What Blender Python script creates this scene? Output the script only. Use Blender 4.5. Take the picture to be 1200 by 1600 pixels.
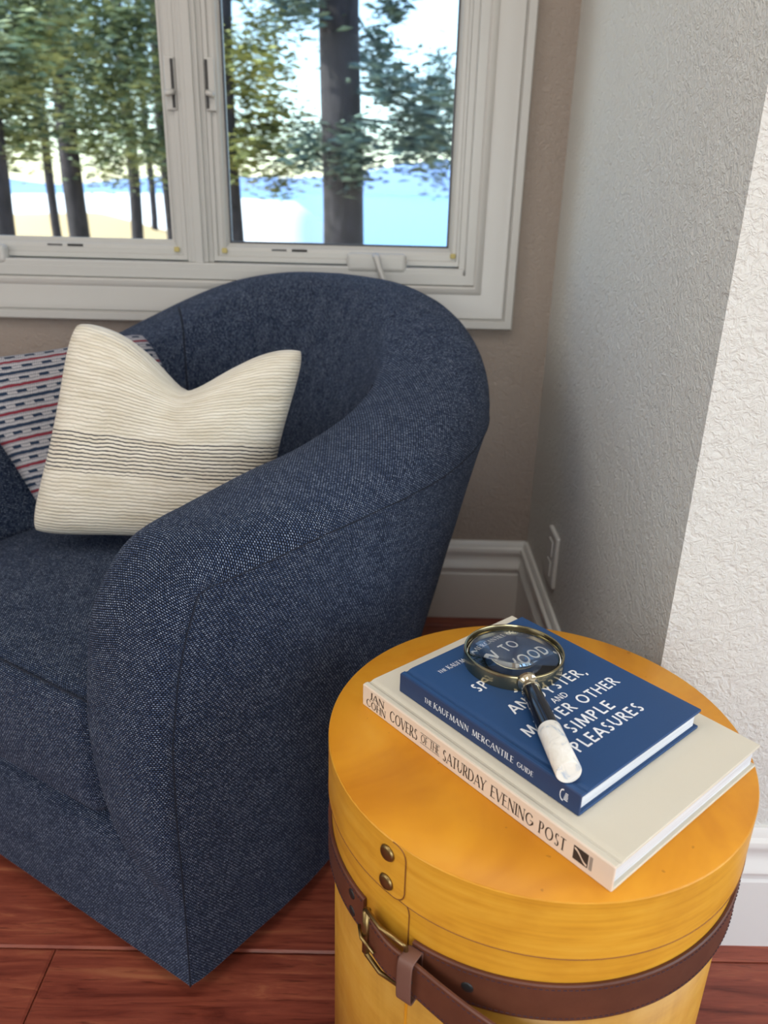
import bpy, bmesh, math, random
from mathutils import Vector, Matrix
random.seed(7)
for o in list(bpy.data.objects): bpy.data.objects.remove(o, do_unlink=True)
scene = bpy.context.scene
COL = scene.collection
PI = math.pi
def V(*a): return Vector(a)

# ------------------------------------------------------------------ camera, world, lights, exposure
F_PX, PITCH, ROLL, YAW, CAM_H = 1226.7, 22.1, 1.48, 0.39, 1.03
def cam_axes():
    p, r, y = (math.radians(a) for a in (PITCH, ROLL, YAW))
    f = V(math.sin(y)*math.cos(p), math.cos(y)*math.cos(p), -math.sin(p))
    r0 = V(math.cos(y), -math.sin(y), 0); d0 = f.cross(r0)
    return math.cos(r)*r0 - math.sin(r)*d0, math.sin(r)*r0 + math.cos(r)*d0, f
AX_R, AX_D, AX_F = cam_axes()
cd = bpy.data.cameras.new('camera'); cam = bpy.data.objects.new('camera', cd); COL.objects.link(cam)
cam.matrix_world = Matrix(((AX_R.x, -AX_D.x, -AX_F.x, 0), (AX_R.y, -AX_D.y, -AX_F.y, 0), (AX_R.z, -AX_D.z, -AX_F.z, CAM_H), (0, 0, 0, 1)))
cd.sensor_fit = 'VERTICAL'; cd.sensor_height = 36; cd.sensor_width = 27; cd.lens = F_PX/1600*36
cd.clip_start = .02; cd.clip_end = 3000
cd.dof.use_dof = True; cd.dof.focus_distance = .84; cd.dof.aperture_fstop = 5.8
scene.camera = cam

world = bpy.data.worlds.new('sky_world'); scene.world = world; world.use_nodes = True
wn = world.node_tree.nodes; wl = world.node_tree.links
bg = wn['Background']; sky = wn.new('ShaderNodeTexSky')
sky.sky_type = 'NISHITA'; sky.sun_disc = False; sky.sun_elevation = math.radians(42); sky.sun_rotation = math.radians(250)
sky.air_density = 1.0; sky.dust_density = .6; sky.ozone_density = 1.2
wl.new(sky.outputs[0], bg.inputs[0]); bg.inputs[1].default_value = .5

def add_light(name, kind, loc, energy, color, target=None, size=None, angle=None):
    l = bpy.data.lights.new(name, kind); l.energy = energy; l.color = color
    if kind == 'AREA': l.shape = 'RECTANGLE'; l.size, l.size_y = size
    if angle: l.angle = angle
    o = bpy.data.objects.new(name, l); COL.objects.link(o); o.location = loc
    if target is not None: o.rotation_euler = (Vector(target)-Vector(loc)).to_track_quat('-Z', 'Y').to_euler()
    return o
add_light('sun', 'SUN', (-12, -1.2, 10), 10, (1.0, .93, .80), (0, 0, 0), angle=.01)
# daylight standing in the two openings of the room behind the camera
add_light('daylight_side_window', 'AREA', (2.40, -.75, 1.35), 33, (1.0, .998, .99), (0, -.75, 1.25), (2.2, 1.9))
add_light('daylight_rear_window', 'AREA', (.25, -2.28, 1.25), 29, (1.0, .985, .96), (.25, 0, 1.15), (1.5, 1.5))
add_light('added_fill_left', 'AREA', (-2.15, -.35, 1.75), 26, (1.0, .985, .96), (0, -.1, .7), (1.7, 1.5))  # added fill light in front of the solid left wall, no lamp stands there

add_light('added_fill_overhead', 'AREA', (-.15, .15, 2.58), 13, (1.0, .97, .92), (-.15, .15, 0), (.9, .9))  # added fill from overhead to brighten level surfaces, no fixture hangs here

scene.view_settings.view_transform = 'Standard'; scene.view_settings.look = 'None'
scene.view_settings.gamma = 1; scene.view_settings.use_curve_mapping = False
scene.view_settings.exposure = 0.0
try:
    scene.cycles.use_denoising = True
    scene.cycles.max_bounces = 10; scene.cycles.transmission_bounces = 8; scene.cycles.sample_clamp_indirect = 6
except Exception: pass

# ------------------------------------------------------------------ helpers
class MB:
    def __init__(s): s.v = []; s.f = []; s.uv = []; s.mi = []
    def quadgrid(s, pts, uvs=None, closed_u=False, closed_v=False, flip=False):
        nu, nv = len(pts), len(pts[0]); base = len(s.v)
        for r in pts: s.v += [tuple(p) for p in r]
        iu = nu if closed_u else nu-1; iv = nv if closed_v else nv-1
        for i in range(iu):
            for j in range(iv):
                i2, j2 = (i+1) % nu, (j+1) % nv
                q = [(i, j), (i2, j), (i2, j2), (i, j2)]
                if uvs:
                    u = [uvs[a][b] for a, b in q]
                else: u = [(a/nu, b/nv) for a, b in q]
                if flip: q = q[::-1]; u = u[::-1]
                s.f.append([base+a*nv+b for a, b in q]); s.uv.append(u)
    def poly(s, pts, uv=None):
        b = len(s.v); s.v += [tuple(p) for p in pts]; s.f.append(list(range(b, b+len(pts))))
        s.uv.append(uv or [(p[0], p[1]) for p in pts])
    def box(s, lo, hi, M=None):
        x0, y0, z0 = lo; x1, y1, z1 = hi
        c = [V(x0, y0, z0), V(x1, y0, z0), V(x1, y1, z0), V(x0, y1, z0), V(x0, y0, z1), V(x1, y0, z1), V(x1, y1, z1), V(x0, y1, z1)]
        if M is not None: c = [M @ p for p in c]
        b = len(s.v); s.v += [tuple(p) for p in c]
        for q in ((0, 3, 2, 1), (4, 5, 6, 7), (0, 1, 5, 4), (1, 2, 6, 5), (2, 3, 7, 6), (3, 0, 4, 7)):
            s.f.append([b+i for i in q]); s.uv.append([(0, 0), (1, 0), (1, 1), (0, 1)])
    def tube(s, path, r, n=8, closed=False, cap=True):
        path = [Vector(p) for p in path]; m = len(path); rows = []
        up = V(0, 0, 1)
        for i, p in enumerate(path):
            a = path[(i-1) % m] if (closed or i > 0) else p; b = path[(i+1) % m] if (closed or i < m-1) else p
            t = (b-a).normalized()
            if abs(t.dot(up)) > .95: up = V(1, 0, 0) if abs(t.x) < .9 else V(0, 1, 0)
            x = t.cross(up).normalized(); y = x.cross(t)
            rr = r(i/(m-1)) if callable(r) else r
            rows.append([p+x*math.cos(2*PI*k/n)*rr+y*math.sin(2*PI*k/n)*rr for k in range(n)])
        L = [0]
        for i in range(1, m): L.append(L[-1]+(path[i]-path[i-1]).length)
        s.quadgrid(rows, [[(L[i], k/n) for k in range(n)] for i in range(m)], closed_u=closed, closed_v=True)
        if cap and not closed: s.poly(rows[0]); s.poly(rows[-1][::-1])
    def lathe(s, prof, center, n=48, cap=False, a0=0, a1=2*PI, M=None):
        full = abs(a1-a0-2*PI) < 1e-6; k = n if full else n+1; rows = []
        for i in range(k):
            a = a0+(a1-a0)*i/n
            row = [V(r*math.cos(a), r*math.sin(a), z) for r, z in prof]
            row = [(M @ p if M is not None else p+Vector(center)) for p in row]
            rows.append(row)
        rad = max(r for r, z in prof)
        s.quadgrid(rows, [[((a0+(a1-a0)*i/n)*rad, z) for r, z in prof] for i in range(k)], closed_u=full)
        if cap: s.poly([r[-1] for r in rows]); s.poly([r[0] for r in rows][::-1])

def new_obj(name, mb, mat, parent=None, smooth=True, angle=None, recalc=True):
    me = bpy.data.meshes.new(name); me.from_pydata(mb.v, [], mb.f)
    uvl = me.uv_layers.new(name='UVMap'); k = 0
    for fu in mb.uv:
        for u in fu: uvl.data[k].uv = u[:2]; k += 1
    me.update()
    bm = bmesh.new(); bm.from_mesh(me); bmesh.ops.remove_doubles(bm, verts=bm.verts, dist=1e-6)
    if recalc: bmesh.ops.recalc_face_normals(bm, faces=bm.faces)
    bm.to_mesh(me); bm.free()
    if smooth:
        for p in me.polygons: p.use_smooth = True
        if angle:
            try: me.set_sharp_from_angle(angle=angle)
            except Exception: pass
    me.materials.append(mat)
    o = bpy.data.objects.new(name, me); COL.objects.link(o)
    if parent is not None: set_parent(o, parent)
    return o
def set_parent(o, parent):
    o.parent = parent
    if parent.type == 'EMPTY': o.matrix_parent_inverse = Matrix.Translation(-parent.location)
def thing(name, loc, label, cat, group=None):
    o = bpy.data.objects.new(name, None); COL.objects.link(o); o.location = loc; o.empty_display_size = .05
    o['label'] = label; o['category'] = cat
    if group: o['group'] = group
    return o
def tag(o, label, cat, group=None):
    o['label'] = label; o['category'] = cat
    if group: o['group'] = group
    return o
def structure(o, label=None):
    o['kind'] = 'structure'
    if label: o['label'] = label
    return o
def bevel(o, w, seg=2):
    m = o.modifiers.new('bevel', 'BEVEL'); m.width = w; m.segments = seg; m.limit_method = 'ANGLE'; m.angle_limit = .6; return o
def catmull(P, sub, closed=False):
    out = []; n = len(P)
    for i in range(n-1):
        p0, p1, p2, p3 = P[max(i-1, 0)], P[i], P[i+1], P[min(i+2, n-1)]
        for k in range(sub):
            t = k/sub
            out.append(.5*((2*p1)+(p2-p0)*t+(2*p0-5*p1+4*p2-p3)*t*t+(3*p1-p0-3*p2+p3)*t**3))
    out.append(P[-1].copy()); return out

# ------------------------------------------------------------------ materials
class NT:
    def __init__(s, name):
        s.m = bpy.data.materials.new(name); s.m.use_nodes = True; s.n = s.m.node_tree.nodes; s.l = s.m.node_tree.links
        s.b = s.n['Principled BSDF']; s.out = s.n['Material Output']
    def add(s, t, **kw):
        n = s.n.new(t)
        for k, v in kw.items(): setattr(n, k, v)
        return n
    def set(s, **kw):
        for k, v in kw.items(): s.b.inputs[k.replace('_', ' ')].default_value = v
        return s
    def val(s, sock, v):
        if hasattr(v, 'is_linked') or hasattr(v, 'links'): s.l.new(v, sock)
        else: sock.default_value = v
    def math(s, op, a, b=0., c=None, clamp=False):
        n = s.add('ShaderNodeMath', operation=op); n.use_clamp = clamp
        s.val(n.inputs[0], a); s.val(n.inputs[1], b)
        if c is not None: s.val(n.inputs[2], c)
        return n.outputs[0]
    def mix(s, f, a, b, mode='MIX'):
        n = s.add('ShaderNodeMix', data_type='RGBA', blend_type=mode)
        s.val(n.inputs[0], f); s.val(n.inputs[6], a); s.val(n.inputs[7], b); return n.outputs[2]
    def coord(s, which='UV', scale=(1, 1, 1), rot=(0, 0, 0), loc=(0, 0, 0)):
        c = s.add('ShaderNodeTexCoord'); mp = s.add('ShaderNodeMapping')
        mp.inputs['Scale'].default_value = scale; mp.inputs['Rotation'].default_value = rot; mp.inputs['Location'].default_value = loc
        s.l.new(c.outputs[which], mp.inputs[0]); return mp.outputs[0]
    def noise(s, vec, scale, detail=2., rough=.5, dist=0.):
        n = s.add('ShaderNodeTexNoise'); s.l.new(vec, n.inputs['Vector'])
        n.inputs['Scale'].default_value = scale; n.inputs['Detail'].default_value = detail
        n.inputs['Roughness'].default_value = rough; n.inputs['Distortion'].default_value = dist
        return n.outputs['Fac']
    def ramp(s, f, stops, interp='LINEAR'):
        n = s.add('ShaderNodeValToRGB'); n.color_ramp.interpolation = interp; s.val(n.inputs[0], f)
        e = n.color_ramp.elements
        while len(e) < len(stops): e.new(.5)
        for i, (p, c) in enumerate(stops):
            e[i].position = p; e[i].color = c if len(c) == 4 else (*c, 1)
        return n.outputs[0]
    def bump(s, h, strength=.3, dist=.002, normal=None):
        n = s.add('ShaderNodeBump'); s.val(n.inputs['Height'], h)
        n.inputs['Strength'].default_value = strength; n.inputs['Distance'].default_value = dist
        if normal is not None: s.l.new(normal, n.inputs['Normal'])
        return n.outputs[0]
    def sep(s, vec):
        n = s.add('ShaderNodeSeparateXYZ'); s.l.new(vec, n.inputs[0]); return n.outputs
    def color(s, c): s.val(s.b.inputs['Base Color'], c if hasattr(c, 'links') else (*c, 1)); return s
    def normal(s, n): s.l.new(n, s.b.inputs['Normal']); return s
def rgb(r, g, b):
    f = lambda c: (c/255/12.92) if c/255 <= .04045 else ((c/255+.055)/1.055)**2.4
    return (f(r), f(g), f(b))
def plain(name, c, rough=.5, metal=0., **kw):
    t = NT(name).color(c).set(Roughness=rough, Metallic=metal)
    for k, v in kw.items(): t.b.inputs[k.replace('_', ' ')].default_value = v
    return t.m

def m_wall(name='wall_paint', c=(.645, .638, .598)):
    t = NT(name); o = t.coord('Object')
    n1 = t.noise(o, 95, 3, .55, .6); n2 = t.noise(o, 42, 2, .5, 1.2)
    ridge = t.math('SUBTRACT', 1., t.math('MULTIPLY', t.math('ABSOLUTE', t.math('SUBTRACT', n1, .5)), 7.), clamp=True)
    h = t.math('ADD', t.math('MULTIPLY', ridge, .75), t.math('MULTIPLY', t.ramp(n2, [(.42, (0, 0, 0)), (.58, (1, 1, 1))]), .6))
    t.normal(t.bump(h, .55, .0022))
    t.color(c).set(Roughness=.62); t.b.inputs['Specular IOR Level'].default_value = .3
    return t.m
def m_trim():
    t = NT('trim_paint'); o = t.coord('Object'); t.normal(t.bump(t.noise(o, 60, 2), .05, .001))
    t.color((.755, .75, .712)).set(Roughness=.34); return t.m
def m_floor():
    t = NT('plank_wood'); o = t.coord('Object')
    info = t.add('ShaderNodeObjectInfo'); rnd = info.outputs['Random']
    off = t.add('ShaderNodeVectorMath', operation='ADD'); t.l.new(o, off.inputs[0])
    cx = t.add('ShaderNodeCombineXYZ'); t.l.new(t.math('MULTIPLY', rnd, 37.), cx.inputs[0]); t.l.new(t.math('MULTIPLY', rnd, 11.), cx.inputs[1]); t.l.new(cx.outputs[0], off.inputs[1])
    mp = t.add('ShaderNodeMapping'); mp.inputs['Scale'].default_value = (1.4, 15, 1); t.l.new(off.outputs[0], mp.inputs[0])
    g = t.noise(mp.outputs[0], 3.2, 6, .62, 1.3)
    mp2 = t.add('ShaderNodeMapping'); mp2.inputs['Scale'].default_value = (4, 60, 1); t.l.new(off.outputs[0], mp2.inputs[0])
    g2 = t.noise(mp2.outputs[0], 4, 4, .6, .5)
    c = t.ramp(g, [(.25, rgb(72, 28, 20)), (.42, rgb(138, 68, 52)), (.58, rgb(166, 88, 66)), (.75, rgb(200, 126, 88))])
    c = t.mix(t.math('MULTIPLY', t.ramp(g2, [(.28, (1, 1, 1)), (.42, (0, 0, 0))]), .75), c, (*rgb(38, 16, 12), 1))
    blot = t.noise(off.outputs[0], 3.5, 2); c = t.mix(t.math('MULTIPLY', blot, .35), c, (*rgb(88, 34, 24), 1))
    c = t.mix(t.math('MULTIPLY', rnd, .3), c, (*rgb(84, 30, 20), 1))
    t.color(c).set(Roughness=.3); t.b.inputs['Specular IOR Level'].default_value = .45
    hs = t.noise(mp.outputs[0], 1.6, 2, .5, .8)
    t.normal(t.bump(t.math('ADD', hs, t.math('MULTIPLY', g2, .3)), .25, .004)); return t.m
def weave(t, uv, w=.0040, hgt=.0027):
    br = t.add('ShaderNodeTexBrick'); t.l.new(uv, br.inputs['Vector']); br.offset = .5; br.squash = 1
    br.inputs['Color1'].default_value = (1, 1, 1, 1); br.inputs['Color2'].default_value = (.25, .25, .25, 1); br.inputs['Mortar'].default_value = (0, 0, 0, 1)
    br.inputs['Scale'].default_value = 1; br.inputs['Mortar Size'].default_value = hgt*.46; br.inputs['Mortar Smooth'].default_value = 1.
    br.inputs['Bias'].default_value = 0; br.inputs['Brick Width'].default_value = w; br.inputs['Row Height'].default_value = hgt
    return br
def m_fabric():
    t = NT('navy_tweed'); uv0 = t.coord('UV')
    wob = t.add('ShaderNodeTexNoise'); t.l.new(uv0, wob.inputs['Vector']); wob.inputs['Scale'].default_value = 260; wob.inputs['Detail'].default_value = 1
    va = t.add('ShaderNodeVectorMath', operation='MULTIPLY_ADD'); t.l.new(wob.outputs['Color'], va.inputs[0]); va.inputs[1].default_value = (.0016, .0016, 0); t.l.new(uv0, va.inputs[2])
    uv = va.outputs[0]
    br = weave(t, uv); rnd = t.math('MULTIPLY_ADD', br.outputs['Color'], .55, .45)
    dome = t.math('POWER', t.math('SUBTRACT', 1., br.outputs['Fac'], clamp=True), .8)
    big = t.noise(t.coord('UV', (30, 30, 1)), 1., 3, .6)
    slub = t.noise(t.coord('UV', (420, 160, 1)), 1., 1, .5)
    thread = t.math('MULTIPLY', t.math('MULTIPLY', dome, rnd), t.math('ADD', t.math('MULTIPLY', slub, .9), t.math('MULTIPLY_ADD', big, .45, .12)))
    c = t.ramp(thread, [(.0, rgb(7, 11, 19)), (.2, rgb(19, 29, 48)), (.48, rgb(64, 82, 116)), (.88, rgb(176, 188, 207))])
    t.color(c).set(Roughness=.85)
    t.b.inputs['Sheen Weight'].default_value = .06; t.b.inputs['Sheen Roughness'].default_value = .5; t.b.inputs['Sheen Tint'].default_value = (.55, .65, .85, 1)
    t.b.inputs['Specular IOR Level'].default_value = .18
    t.normal(t.bump(t.math('MULTIPLY', thread, 1.), .8, .0022)); return t.m
def m_cream():
    t = NT('cream_ribbed_knit'); uv = t.coord('UV'); u, v, _ = t.sep(uv)
    wob = t.noise(t.coord('UV', (9, 3, 1)), 1, 3, .6); wob2 = t.noise(t.coord('UV', (60, 40, 1)), 1, 2, .5)
    vv = t.math('ADD', v, t.math('ADD', t.math('MULTIPLY', wob, .022), t.math('MULTIPLY', wob2, .006)))
    ph = t.math('MULTIPLY', vv, 58.); fr = t.math('FRACT', ph)
    rib = t.math('POWER', t.math('SINE', t.math('MULTIPLY', fr, PI)), .6)
    lumps = t.noise(t.coord('UV', (42, 58, 1)), 1, 2, .5)
    h = t.math('MULTIPLY', rib, t.math('MULTIPLY_ADD', lumps, .6, .6))
    base = t.ramp(t.noise(t.coord('UV', (5, 26, 1)), 1, 3, .6), [(.3, rgb(208, 199, 178)), (.7, rgb(232, 226, 210))])
    base = t.mix(t.math('MULTIPLY', t.math('SUBTRACT', 1., rib), .22), base, (*rgb(150, 135, 112), 1))
    # band of dark yarns: between ribs 0.335 < v < 0.505
    inb = t.math('MULTIPLY', t.math('GREATER_THAN', vv, .345), t.math('LESS_THAN', vv, .527))
    row = t.math('FLOOR', ph); wn_ = t.add('ShaderNodeTexWhiteNoise', noise_dimensions='1D'); t.l.new(row, wn_.inputs['W'])
    line = t.math('LESS_THAN', t.math('ABSOLUTE', t.math('SUBTRACT', fr, .02)), .17)
    line2 = t.math('GREATER_THAN', fr, .87)
    ln = t.math('MAXIMUM', line, line2)
    brk = t.math('GREATER_THAN', t.noise(t.coord('UV', (10, 70, 1)), 1, 2), .30)
    f = t.math('MULTIPLY', t.math('MULTIPLY', inb, ln), brk)
    c = t.mix(t.math('MULTIPLY', f, .92), base, (*rgb(38, 42, 58), 1))
    t.color(c).set(Roughness=.9); t.b.inputs['Sheen Weight'].default_value = .2
    t.b.inputs['Specular IOR Level'].default_value = .15
    t.normal(t.bump(h, .65, .003)); return t.m
def m_pattern():
    t = NT('woven_dash_stripe'); uv = t.coord('UV'); u, v, _ = t.sep(uv)
    uw = t.math('ADD', u, t.math('MULTIPLY', t.noise(t.coord('UV', (40, 40, 1)), 1, 1), .006)); vw = t.math('ADD', v, t.math('MULTIPLY', t.noise(t.coord('UV', (30, 30, 1), loc=(4, 2, 0)), 1, 1), .008))
    # herringbone-like ground
    gx = t.math('MULTIPLY', uw, 105.); gy = t.math('MULTIPLY', vw, 60.)
    zig = t.math('ABSOLUTE', t.math('SUBTRACT', t.math('FRACT', t.math('ADD', gy, t.math('MULTIPLY', t.math('PINGPONG', gx, .5), 1.2))), .5))
    ground = t.ramp(zig, [(.12, rgb(92, 95, 108)), (.3, rgb(196, 192, 190))])
    ground = t.mix(t.math('MULTIPLY', t.noise(t.coord('UV', (120, 150, 1)), 1, 2), .6), ground, (*rgb(128, 128, 136), 1))
    per = 7.5; pv = t.math('FRACT', t.math('MULTIPLY', vw, per))
    red = t.math('LESS_THAN', t.math('ABSOLUTE', t.math('SUBTRACT', pv, .1)), .05)
    nav = t.math('LESS_THAN', t.math('ABSOLUTE', t.math('SUBTRACT', pv, .6)), .055)
    # dashes in two rows of each interval, staggered
    pu = t.math('MULTIPLY', uw, 11.)
    d1 = t.math('MULTIPLY', t.math('LESS_THAN', t.math('ABSOLUTE', t.math('SUBTRACT', pv, .36)), .055), t.math('LESS_THAN', t.math('FRACT', pu), .5))
    d2 = t.math('MULTIPLY', t.math('LESS_THAN', t.math('ABSOLUTE', t.math('SUBTRACT', pv, .85)), .055), t.math('LESS_THAN', t.math('FRACT', t.math('ADD', pu, .5)), .5))
    c = t.mix(red, ground, (*rgb(122, 46, 58), 1)); c = t.mix(t.math('MAXIMUM', nav, t.math('MAXIMUM', d1, d2)), c, (*rgb(38, 52, 72), 1))
    t.color(c).set(Roughness=.9); t.b.inputs['Specular IOR Level'].default_value = .15
    t.normal(t.bump(zig, .6, .002)); return t.m
def m_boxwood(name, vertical=False):
    t = NT(name); o = t.coord('UV' if not vertical else 'UV', (2.2, 130, 1) if not vertical else (40, 5, 1))
    g = t.noise(o, 1., 5, .6, .6); bl = t.noise(t.coord('Object'), 11, 4, .6)
    g = t.math('MULTIPLY_ADD', t.math('SUBTRACT', g, .5), .55, t.math('MULTIPLY_ADD', t.noise(t.coord('UV', (14, 60, 1)), 1., 3, .6), .5, .25))
    c = t.ramp(g, [(.2, rgb(186, 124, 30)), (.5, rgb(216, 156, 46)), (.8, rgb(228, 174, 66))] if not vertical else [(.2, rgb(164, 112, 34)), (.5, rgb(192, 140, 52)), (.8, rgb(206, 158, 74))])
    c = t.mix(t.math('MULTIPLY', t.ramp(bl, [(.45, (0, 0, 0)), (.75, (1, 1, 1))]), .4), c, (*rgb(166, 98, 16), 1))
    t.color(c).set(Roughness=.4); t.b.inputs['Specular IOR Level'].default_value = .3; t.b.inputs['Coat Weight'].default_value = .1; t.b.inputs['Coat Roughness'].default_value = .25
    t.normal(t.bump(g, .08, .001)); return t.m
def m_boxtop():
    t = NT('amber_lacquered_top'); o = t.coord('Object')
    g = t.noise(o, 6, 4, .6, .8); g2 = t.noise(t.coord('Object', (60, 9, 1), (0, 0, .5)), 1, 3)
    c = t.ramp(g, [(.3, rgb(186, 116, 14)), (.55, rgb(214, 145, 28)), (.75, rgb(223, 160, 44))])
    c = t.mix(t.math('MULTIPLY', g2, .25), c, (*rgb(186, 112, 28), 1))
    sp = t.noise(o, 90, 1); c = t.mix(t.math('MULTIPLY', t.math('GREATER_THAN', sp, .76), .4), c, (*rgb(120, 66, 14), 1))
    t.color(c).set(Roughness=.45); t.b.inputs['Specular IOR Level'].default_value = .3; t.b.inputs['Coat Weight'].default_value = .05; t.b.inputs['Coat Roughness'].default_value = .3
    return t.m
def m_leather():
    t = NT('brown_leather'); o = t.coord('Object'); n = t.noise(o, 60, 4, .6); n2 = t.noise(o, 9, 2)
    c = t.ramp(n2, [(.35, rgb(66, 30, 17)), (.7, rgb(100, 52, 32))]); c = t.mix(t.math('MULTIPLY', n, .35), c, (*rgb(126, 80, 56), 1))
    t.color(c).set(Roughness=.5); t.normal(t.bump(n, .25, .001)); return t.m
def m_cloth(name, c, rough=.55, sc=900, st=.15):
    t = NT(name); o = t.coord('Object'); n = t.noise(o, sc, 1); n2 = t.noise(o, 14, 3)
    t.color(t.mix(t.math('MULTIPLY', n2, .22), (*c, 1), (c[0]*.85, c[1]*.85, c[2]*.84, 1))).set(Roughness=rough); t.normal(t.bump(n, st, .0005)); return t.m
def m_pages():
    t = NT('page_edges'); z = t.coord('Object', (1, 1, 1)); _, _, zz = t.sep(z)
    n = t.noise(t.coord('Object', (8, 8, 2600)), 1, 2)
    t.color(t.ramp(n, [(.3, rgb(184, 187, 192)), (.6, rgb(222, 225, 228))])).set(Roughness=.8); return t.m
def m_glass(name, ior=1.45, rough=0., tint=(1, 1, 1)):
    t = NT(name); t.color(tint).set(Roughness=rough, IOR=ior); t.b.inputs['Transmission Weight'].default_value = 1.; return t.m
def m_pane():
    t = NT('window_glass'); g = t.add('ShaderNodeBsdfGlossy'); g.inputs['Roughness'].default_value = .01
    tr = t.add('ShaderNodeBsdfTransparent'); tr.inputs[0].default_value = (.93, .97, .97, 1)
    fr = t.add('ShaderNodeFresnel'); fr.inputs[0].default_value = 1.09; mx = t.add('ShaderNodeMixShader')
    t.l.new(fr.outputs[0], mx.inputs[0]); t.l.new(tr.outputs[0], mx.inputs[1]); t.l.new(g.outputs[0], mx.inputs[2]); t.l.new(mx.outputs[0], t.out.inputs[0]); return t.m
def m_bark():
    t = NT('pine_bark'); o = t.coord('Object', (9, 9, 2)); n = t.noise(o, 1.6, 5, .65, 1)
    t.color(t.ramp(n, [(.3, rgb(22, 22, 28)), (.6, rgb(52, 50, 58)), (.8, rgb(90, 72, 70))])).set(Roughness=.9); t.normal(t.bump(n, .8, .04)); return t.m
def m_needles(name, a, b):
    t = NT(name); o = t.coord('Object'); n = t.noise(o, 2.2, 3)
    t.color(t.ramp(n, [(.3, a), (.7, b)])).set(Roughness=.7)
    t.b.inputs['Specular IOR Level'].default_value = .3
    return t.m
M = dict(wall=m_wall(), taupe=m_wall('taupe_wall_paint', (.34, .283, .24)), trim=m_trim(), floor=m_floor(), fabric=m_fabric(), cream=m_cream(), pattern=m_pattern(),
         hoop=m_boxwood('honey_bentwood'), body=m_boxwood('honey_bentwood_body', True), top=m_boxtop(), leather=m_leather(),
         brass=plain('aged_brass', rgb(142, 120, 78), .36, 1.), keeper=plain('worn_leather', rgb(112, 78, 66), .55), dark=plain('black_rivet', (.012, .012, .012), .45),
         blue=m_cloth('navy_book_cloth', rgb(26, 66, 112)), bluecap=m_cloth('navy_spine_cloth', rgb(28, 52, 92)),
         creamc=m_cloth('cream_book_cloth', rgb(212, 205, 186), .5), pages=m_pages(), white=plain('white_ink', rgb(232, 234, 236), .6),
         creamsp=m_cloth('pale_spine_cloth', rgb(226, 208, 188), .5),
         ink=plain('dark_ink', rgb(46, 40, 38), .6), lens=m_glass('lens_glass', 1.5, 0., (.975, 1., .995)), pane=m_pane(), bark=m_bark(),
         seam=plain('seam_thread', rgb(20, 28, 44), .9), ceil=plain('ceiling_paint', (.8, .79, .77), .8),
         casing=plain('trim_paint_shaded', (.51, .498, .47), .34), plate=plain('pale_plastic', (.60, .59, .56), .4), vinyl=plain('window_vinyl', (.51, .505, .48), .35),  # casing: same paint as trim, its dimmer light put into a darker colour
         gasket=plain('dark_gasket', (.05, .052, .06), .5), slot=plain('dark_slot', (.03, .03, .03), .6), pad=plain('yellow_pad', rgb(186, 172, 112), .7),
         ebony=plain('black_lacquer', (.008, .009, .014), .12), silver=plain('polished_nickel', rgb(206, 196, 170), .12, 1.),
         lake=plain('lake_water', rgb(70, 136, 200), .3), snow=plain('snow_field', (.9, .92, .95), .6), dry=plain('dry_grass_ground', rgb(205, 178, 130), .9),
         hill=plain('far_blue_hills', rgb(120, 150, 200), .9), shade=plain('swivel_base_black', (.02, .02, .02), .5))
def m_pearl():
    t = NT('pearl_handle'); o = t.coord('Object', (60, 60, 60)); n = t.noise(o, 1, 4, .6, 1.5)
    t.color(t.ramp(n, [(.3, rgb(176, 190, 205)), (.42, rgb(232, 228, 216)), (.7, rgb(245, 243, 236))])).set(Roughness=.25); return t.m
M['pearl'] = m_pearl()
def m_ring():
    t = NT('ring_brass'); t.color(rgb(168, 156, 122)).set(Roughness=.2, Metallic=1.); return t.m
M['ring'] = m_ring()

# ------------------------------------------------------------------ room shell
YB, YL, XS0, XS1, XL, XR, YR, ZC = 1.828, .862, .367, .379, -2.3, 2.5, -2.4, 2.62
XB0, XB1 = -1.05, .166    # rough window opening in the back wall
ZB0, ZB1 = .877, 2.0
XB0 = -.9905
def slab(mb, lo, hi): mb.box(lo, hi)
def wall_with_hole(name, lo, hi, axis, h0, h1, z0, z1, mat):
    """a wall slab with one rectangular opening; axis = running axis (0 or 1)"""
    mb = MB()
    def seg(a, b, c, d):
        l = list(lo); h = list(hi); l[axis] = a; h[axis] = b; l[2] = c; h[2] = d; mb.box(l, h)
    seg(lo[axis], h0, lo[2], hi[2]); seg(h1, hi[axis], lo[2], hi[2]); seg(h0, h1, lo[2], z0); seg(h0, h1, z1, hi[2])
    return structure(new_obj(name, mb, mat, smooth=False))
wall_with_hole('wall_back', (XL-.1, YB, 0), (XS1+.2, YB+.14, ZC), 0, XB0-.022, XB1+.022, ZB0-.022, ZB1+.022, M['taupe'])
mb = MB()   # the short return wall and the wall that faces the room form one L-shaped block; two objects
A0, A1, B0, B1 = V(XS0, YL, 0), V(XS1, YB+.001, 0), V(XS0+.14, YL+.14, 0), V(XS1+.14, YB+.001, 0)
pl = [A0, V(XS0+.05, YL+.001, 0), B0, B1, A1]
up = V(0, 0, ZC)
mb.poly([p for p in pl][::-1]); mb.poly([p+up for p in pl])
for i in range(len(pl)): a, b = pl[i], pl[(i+1) % len(pl)]; mb.poly([a, b, b+up, a+up])
structure(new_obj('wall_alcove_side', mb, M['wall'], smooth=False))
mb = MB(); mb.box((XS0+.0005, YL, 0), (XR+.1, YL+.14, ZC)); structure(new_obj('wall_right_front', mb, M['wall'], smooth=False))
wall_with_hole('wall_right', (XR, YR, 0), (XR+.12, YL, ZC), 1, -1.9, .4, .35, 2.35, M['wall'])
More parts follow.
